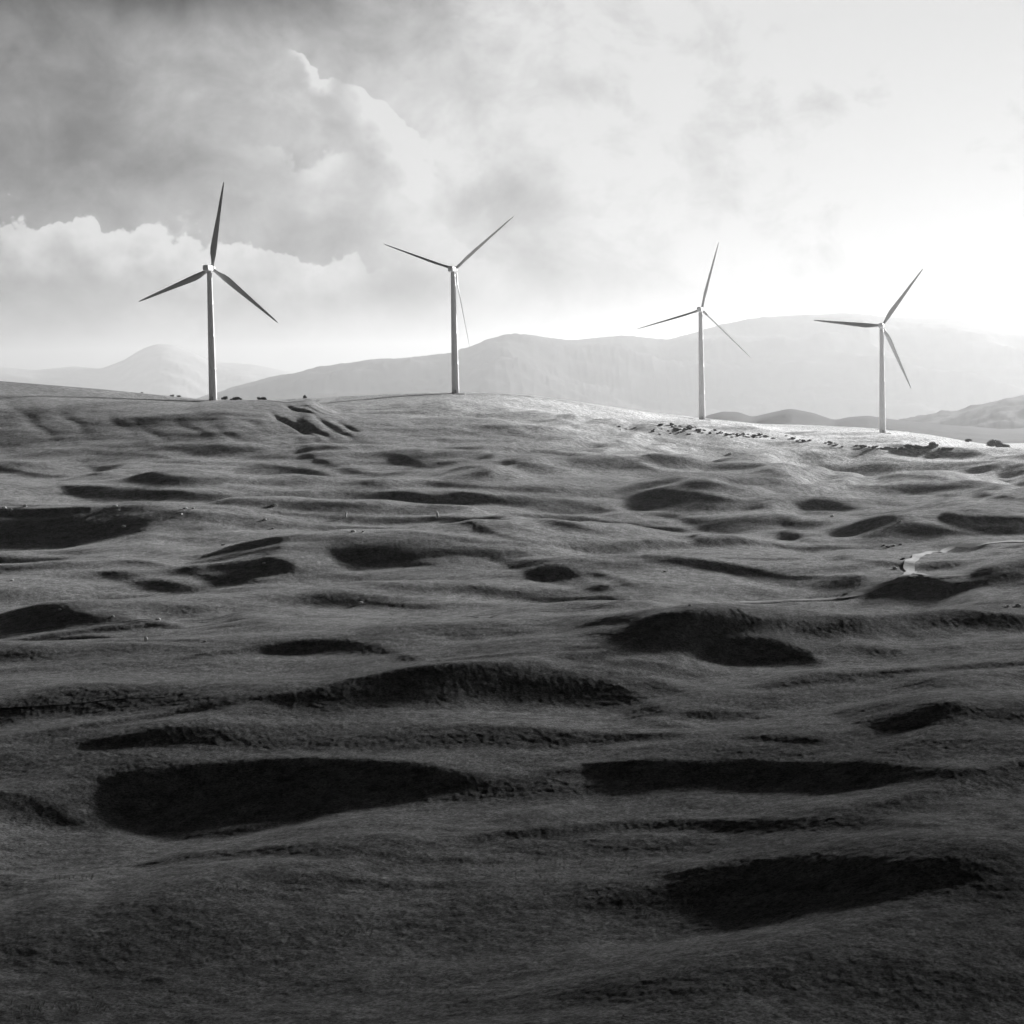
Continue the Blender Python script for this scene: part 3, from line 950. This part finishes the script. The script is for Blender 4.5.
R1 = random.Random(5)
lb = 'dark low shrub in the broken line of scrub below the rightmost turbine'
for (x0, x1, y0, y1, n, w0, w1) in [(856,884,446,450,12,1.6,3.2),(884,906,449,451.5,9,1.6,3.4),(905,945,447,451,20,1.8,4.2),(930,940,445.5,448,3,3.6,5.5),(942,952,449,451,5,2,3.4),(825,846,442,449,10,1.3,2.6)]:
    for i in range(n):
        t = R1.random()
        w = R1.uniform(w0, w1)
        shrub(x0 + (x1 - x0) * t, y0 + (y1 - y0) * (R1.random() * .5 + .5 * t), w, w * R1.uniform(.5, .8), lb, 'scrub below the rightmost turbine')
lb = 'small dark gorse bush on the pale slope below the thin-bladed turbine'
for (x0, x1, y0, y1, n, w0, w1) in [(660,700,424,433,26,1.6,3.4),(615,690,426,437,14,1.2,2.4),(700,745,430,436,14,1.5,3),(725,800,434,440,30,1.6,3.4),(795,815,439,444,7,1.5,2.8)]:
    for i in range(n):
        t = R1.random(); w = R1.uniform(w0, w1)
        shrub(x0 + (x1 - x0) * t, y0 + (y1 - y0) * (R1.random() * .6 + .4 * t), w, w * R1.uniform(.4, .7), lb, 'gorse on the slope below the thin-bladed turbine')
lb = 'small dark bush on the skyline near the tallest turbine'
for px, w, h in [(142,1.8,1.0),(172,2.4,1.6),(179,2.6,1.6),(225,3.4,3.0),(223,2.4,2),(235,3.2,2.2),(238.5,3.6,2.4),(231,1.5,1),(259,2.4,2.6),(264,3.2,2.4),(305,2.4,2.6)]:
    r_ = 1397 if px < 240 else 1408
    shrub(px, 400, w, h, lb, 'bushes on the skyline', dist=r_ + (8 if px < 200 else 0))
lb = 'hazy tree beyond the falling skyline at the right edge'
for px, w, h in [(991,8,6),(998,10,7),(1006,9,6.5),(1014,7,4),(1024,11,7.5),(1033,10,7),(968,6,3)]:
    shrub(px, 455, w, h, lb, 'hazy trees at the right edge', 'tree', TV, 'tree', dist=1830)
lb = 'small dark bush on the dirt bank by the bend in the gravel road'
for px, py in [(884,546),(888,548),(893,546.5),(900,545.5),(845,596),(903,560)]:
    shrub(px, py, R1.uniform(.9, 1.7), R1.uniform(.6, 1.1), lb, 'bushes by the gravel road bend')

# pale tussocks and flower heads in the foreground grass
tv = []; tf = []
def tuft(p, s, r_):
    for q in range(7):
        a_ = r_.uniform(0, 6.28); l = s * r_.uniform(.6, 1.2)
        dx, dy = math.cos(a_) * l * .5, math.sin(a_) * l * .5
        k_ = len(tv); w = .05 * s
        tv.extend([(p.x - dy * w, p.y + dx * w, p.z), (p.x + dy * w + .03, p.y - dx * w, p.z), (p.x + dx, p.y + dy, p.z + l)])
        tf.append((k_, k_ + 1, k_ + 2))
R2 = random.Random(9)
for (x0, x1, y0, y1, n) in [(630,700,885,918,70),(215,250,888,893,22),(10,110,1004,1016,80),(330,380,930,937,30),(540,1024,940,1020,30),(60,500,905,1010,60),(50,100,876,880,20),(480,640,860,900,60)]:
    for i in range(n):
        tuft(at(R2.uniform(x0, x1), R2.uniform(y0, y1)), R2.uniform(.25, .7), R2)
M_straw = plain_material('dry_grass', .45, 1, .3, 3.0, .1)
tag(mesh_obj('dry_grass', tv, tf, M_straw, None, False), 'pale dry grass tufts scattered in the dark foreground turf', 'grass', kind='stuff')

# ------------------------------------------------------------------ haze
TOP = 570.0
hz = bpy.data.materials.new('haze'); hz.use_nodes = True
nt = hz.node_tree
for n in list(nt.nodes): nt.nodes.remove(n)
out = N(nt, 'ShaderNodeOutputMaterial'); pv = N(nt, 'ShaderNodeVolumePrincipled')
pv.inputs['Color'].default_value = (.62, .62, .62, 1)
pv.inputs['Density'].default_value = 4.0e-5
pv.inputs['Anisotropy'].default_value = .5
nt.links.new(pv.outputs[0], out.inputs['Volume'])
b = 62000
vx = [(x, y, z) for z in (-2200, TOP) for x, y in ((-b, -b), (b, -b), (b, b), (-b, b))]
hb = mesh_obj('haze', vx, [(0, 3, 2, 1), (4, 5, 6, 7), (0, 1, 5, 4), (1, 2, 6, 5), (2, 3, 7, 6), (3, 0, 4, 7)], hz, None, False)
tag(hb, kind='stuff')

# ------------------------------------------------------------------ added unseen cloud that blocks the sun to darken the near land
cm = bpy.data.materials.new('shade_cloud'); cm.use_nodes = True
nt = cm.node_tree
nt.nodes.remove(nt.nodes['Principled BSDF'])
df_ = N(nt, 'ShaderNodeBsdfDiffuse'); df_.inputs['Color'].default_value = (.8, .8, .8, 1)
tr_ = N(nt, 'ShaderNodeBsdfTransparent'); mx_ = N(nt, 'ShaderNodeMixShader'); mx_.inputs[0].default_value = .58
nt.links.new(tr_.outputs[0], mx_.inputs[1]); nt.links.new(df_.outputs[0], mx_.inputs[2])
nt.links.new(mx_.outputs[0], nt.nodes['Material Output'].inputs['Surface'])
rc_ = random.Random(21)
cv_, cf_ = [], []
CZ = 640.0
ox, oy = CZ / math.tan(SUN_EL) * math.sin(SUN_AZ), CZ / math.tan(SUN_EL) * math.cos(SUN_AZ)
for q in range(190):
    gx1 = rc_.uniform(-800, 700); gy1 = rc_.uniform(-650, 385)
    lift_ = rc_.uniform(0, 60)
    cx, cy, cz = gx1 + ox * (CZ + lift_) / CZ, gy1 + oy * (CZ + lift_) / CZ, CZ + lift_
    rad = rc_.uniform(60, 120)
    base_i = len(cv_); n_, m_ = 14, 9
    ph0 = rc_.uniform(0, 9)
    for i_ in range(m_):
        pa = PI * i_ / (m_ - 1)
        for j_ in range(n_):
            ta = 2 * PI * j_ / n_
            w_r = rad * (1 + .16 * math.sin(3 * ta + ph0) * math.sin(2 * pa) + .1 * math.sin(5 * ta + 4 * pa + ph0))
            cv_.append((cx + w_r * 1.3 * math.sin(pa) * math.cos(ta), cy + w_r * 1.3 * math.sin(pa) * math.sin(ta), cz + w_r * .45 * math.cos(pa)))
    for i_ in range(m_ - 1):
        for j_ in range(n_):
            cf_.append((base_i + i_ * n_ + j_, base_i + (i_ + 1) * n_ + j_, base_i + (i_ + 1) * n_ + (j_ + 1) % n_, base_i + i_ * n_ + (j_ + 1) % n_))
tag(mesh_obj('shade_cloud', cv_, cf_, cm), kind='stuff')

# ------------------------------------------------------------------ sky
W = bpy.data.worlds.new('World'); SC.world = W; W.use_nodes = True
nt = W.node_tree; L = nt.links
bg = nt.nodes['Background']; bg.inputs['Strength'].default_value = 0.1
sky = N(nt, 'ShaderNodeTexSky', sky_type='NISHITA')
sky.sun_disc = False; sky.sun_elevation = SUN_EL; sky.sun_rotation = SUN_AZ
sky.dust_density = 3.0
bw = N(nt, 'ShaderNodeRGBToBW'); L.new(sky.outputs[0], bw.inputs[0])
tc = N(nt, 'ShaderNodeTexCoord'); D = tc.outputs['Generated']
sp = N(nt, 'ShaderNodeSeparateXYZ'); L.new(D, sp.inputs[0])
dx, dy, dz = sp.outputs
u = mth(nt, 'ARCTAN2', dx, dy)                  # azimuth, right of +Y
v = mth(nt, 'ARCSINE', dz)                      # elevation
cv = N(nt, 'ShaderNodeCombineXYZ'); L.new(u, cv.inputs[0]); L.new(v, cv.inputs[1])
UV = cv.outputs[0]


def uvp(px, py):
    a, k = ray(px, py)
    return a, -math.atan(k)


def warped(scale, detail, rough, dist, off=(0, 0, 0), sc=(1, 1, 1)):
    m = N(nt, 'ShaderNodeMapping'); m.inputs['Location'].default_value = off; m.inputs['Scale'].default_value = sc
    L.new(UV, m.inputs['Vector'])
    return noise_node(nt, m.outputs[0], scale, detail, rough, dist)


def blob(px, py, wx, wy, ang=0.0):
    """gaussian cloudy mass in direction space"""
    cu, cvv = uvp(px, py)
    s = 1 / F
    ca_, sa_ = math.cos(ang), math.sin(ang)
    du = mth(nt, 'SUBTRACT', u, cu); dv_ = mth(nt, 'SUBTRACT', v, cvv)
    a1 = mth(nt, 'ADD', mth(nt, 'MULTIPLY', du, ca_ / (wx * s)), mth(nt, 'MULTIPLY', dv_, sa_ / (wx * s)))
    a2 = mth(nt, 'ADD', mth(nt, 'MULTIPLY', du, -sa_ / (wy * s)), mth(nt, 'MULTIPLY', dv_, ca_ / (wy * s)))
    e = mth(nt, 'ADD', mth(nt, 'MULTIPLY', a1, a1), mth(nt, 'MULTIPLY', a2, a2))
    return mth(nt, 'EXPONENT', mth(nt, 'MULTIPLY', e, -1.0))


n_big = warped(9, 5, .55, .6, (3.1, 1.7, 0), (1, 1.3, 1))
n_mid = warped(26, 7, .6, .4, (8, 2, 0), (1, 1.25, 1))
n_fine = warped(70, 6, .62, .3, (1, 5, 0))
# brightness round the hidden sun
sd = (math.cos(SUN_EL) * math.sin(SUN_AZ), math.cos(SUN_EL) * math.cos(SUN_AZ), math.sin(SUN_EL))
dt = N(nt, 'ShaderNodeVectorMath', operation='DOT_PRODUCT'); L.new(D, dt.inputs[0]); dt.inputs[1].default_value = sd
dot = dt.outputs['Value']
glow = remap(nt, dot, .55, .95, 0.0, 1.0, True, True)      # 0 far from the sun, 1 close to it
val = mth(nt, 'MULTIPLY_ADD', glow, .85, .14)
# darker towards the zenith and behind us
up = remap(nt, v, .15, .32, 1.0, .03, True, True)
back = remap(nt, dot, -.1, .5, .03, 1.0, True, True)
SKYB = mth(nt, 'MULTIPLY', up, back)

def add(acc, x, k): return mth(nt, 'MULTIPLY_ADD', x, k, acc)
acc = mth(nt, 'MULTIPLY_ADD', glow, .46, .50)
for (bx, by, wx, wy, an, k) in [
        (190, -25, 200, 50, 0, -.40), (450, 130, 110, 110, 0, .08), (520, 30, 130, 60, 0, .12), (60, 20, 100, 40, 0, .06), (60, -60, 330, 70, 0, -.12), (-20, 90, 190, 90, 0, -.12), (110, 105, 55, 45, .3, -.09), (60, 160, 150, 45, 0, -.10), (180, 180, 90, 30, 0, -.08),
        (165, 70, 50, 30, .4, .12), (650, 150, 110, 80, 0, .07), (600, 110, 140, 60, 0, -.03), (250, 90, 160, 90, 0, .05), (60, 80, 200, 130, 0, .05), (400, 290, 60, 20, 0, -.16),
        (500, 205, 60, 25, 0, -.10), (560, 260, 60, 40, 0, -.06), (330, 110, 80, 60, 0, .05), (420, 200, 70, 60, 0, .10), (600, 190, 70, 50, 0, .10),
        (100, 360, 500, 60, 0, .16), (1000, 250, 330, 260, 0, .08), (880, 20, 200, 60, 0, .10), (100, 290, 130, 40, 0, .02), (930, 130, 120, 60, 0, .0)]:
    acc = add(acc, blob(bx, by, wx, wy, an), k)
acc = add(acc, mth(nt, 'SUBTRACT', n_big, .5), .46)
acc = add(acc, mth(nt, 'SUBTRACT', n_mid, .5), .50)
acc = add(acc, mth(nt, 'SUBTRACT', n_fine, .5), .20)

# towering cumulus edges: billowed threshold lines
def billow(scale, off):
    vo = N(nt, 'ShaderNodeTexVoronoi', feature='SMOOTH_F1'); vo.inputs['Scale'].default_value = scale; vo.inputs['Smoothness'].default_value = .35
    try: vo.inputs['Detail'].default_value = 3; vo.inputs['Roughness'].default_value = .55
    except Exception: pass
    m = N(nt, 'ShaderNodeMapping'); m.inputs['Location'].default_value = off; L.new(UV, m.inputs['Vector'])
    L.new(m.outputs[0], vo.inputs['Vector'])
    return vo.outputs['Distance']
bil = billow(48, (0, 0, 0))
edge_n = mth(nt, 'MULTIPLY_ADD', mth(nt, 'SUBTRACT', n_mid, .5), .020, mth(nt, 'MULTIPLY_ADD', bil, -.018, mth(nt, 'MULTIPLY', mth(nt, 'SUBTRACT', n_fine, .5), .008)))


def cumulus(x0, y0, x1, y1, fade, soft, thick, k, amp=1.0):
    """bright edge along a line; sharp above, melting away below"""
    u0, v0 = uvp(x0, y0); u1, v1 = uvp(x1, y1)
    s_ = (v1 - v0) / (u1 - u0)
    line = mth(nt, 'MULTIPLY_ADD', mth(nt, 'SUBTRACT', u, u0), s_, v0)
    hgt = mth(nt, 'SUBTRACT', mth(nt, 'MULTIPLY_ADD', edge_n, amp, line), v)     # >0 inside (below)
    a_ = remap(nt, hgt, 0, soft / F, 0, 1, True, True)
    b_ = remap(nt, hgt, soft / F, thick / F, 1, 0, True, True)
    w0 = remap(nt, u, u0 - fade / F, u0 + fade / F, 0, 1, True, True)
    w1 = remap(nt, u, u1 - fade / F, u1 + fade / F, 1, 0, True, True)
    return mth(nt, 'MULTIPLY', mth(nt, 'MULTIPLY', a_, b_), mth(nt, 'MULTIPLY', mth(nt, 'MULTIPLY', w0, w1), k))


for c in [(-120, 162, 150, 182, 60, 5, 70, .30), (130, 182, 360, 222, 40, 6, 70, .26), (350, 42, 425, 100, 22, 6, 60, .24),
          (292, 14, 330, 30, 12, 4, 30, .24), (270, 105, 350, 110, 30, 9, 70, .12), (440, 175, 500, 215, 20, 10, 60, .06),
          (850, 40, 930, 80, 40, 16, 70, .10)]:
    acc = mth(nt, 'ADD', acc, cumulus(*c))
acc = mth(nt, 'MAXIMUM', acc, .05)
acc = mth(nt, 'POWER', acc, 1.9)              # to linear light
acc = mth(nt, 'MINIMUM', acc, .94)
acc = mth(nt, 'MULTIPLY', acc, SKYB)
lin = mth(nt, 'MULTIPLY', acc, 3.65)
low = mth(nt, 'MULTIPLY', mth(nt, 'MINIMUM', bw.outputs[0], 8.0), .02)
tot = mth(nt, 'ADD', lin, mth(nt, 'MULTIPLY', low, SKYB))
cc = N(nt, 'ShaderNodeCombineColor')
for i in range(3): L.new(tot, cc.inputs[i])
L.new(cc.outputs[0], bg.inputs['Color'])
try: W.cycles.sampling_method = 'MANUAL'; W.cycles.sample_map_resolution = 1024
except Exception: pass

# ------------------------------------------------------------------ sun
sl = bpy.data.lights.new('sun', 'SUN'); sl.energy = 5.0; sl.angle = math.radians(3.6); sl.color = (1, 1, 1)
so = bpy.data.objects.new('sun', sl); C.objects.link(so)
so.rotation_euler = Vector(sd).to_track_quat('Z', 'Y').to_euler()

SC.view_settings.view_transform = 'Standard'
SC.view_settings.look = 'None'
SC.view_settings.exposure = 1.1
SC.view_settings.gamma = 1.0
SC.cycles.volume_bounces = 0
SC.cycles.max_bounces = 3
SC.cycles.transparent_max_bounces = 24
SC.render.film_transparent = False
SC.cycles.use_adaptive_sampling = True
SC.cycles.adaptive_threshold = 0.03
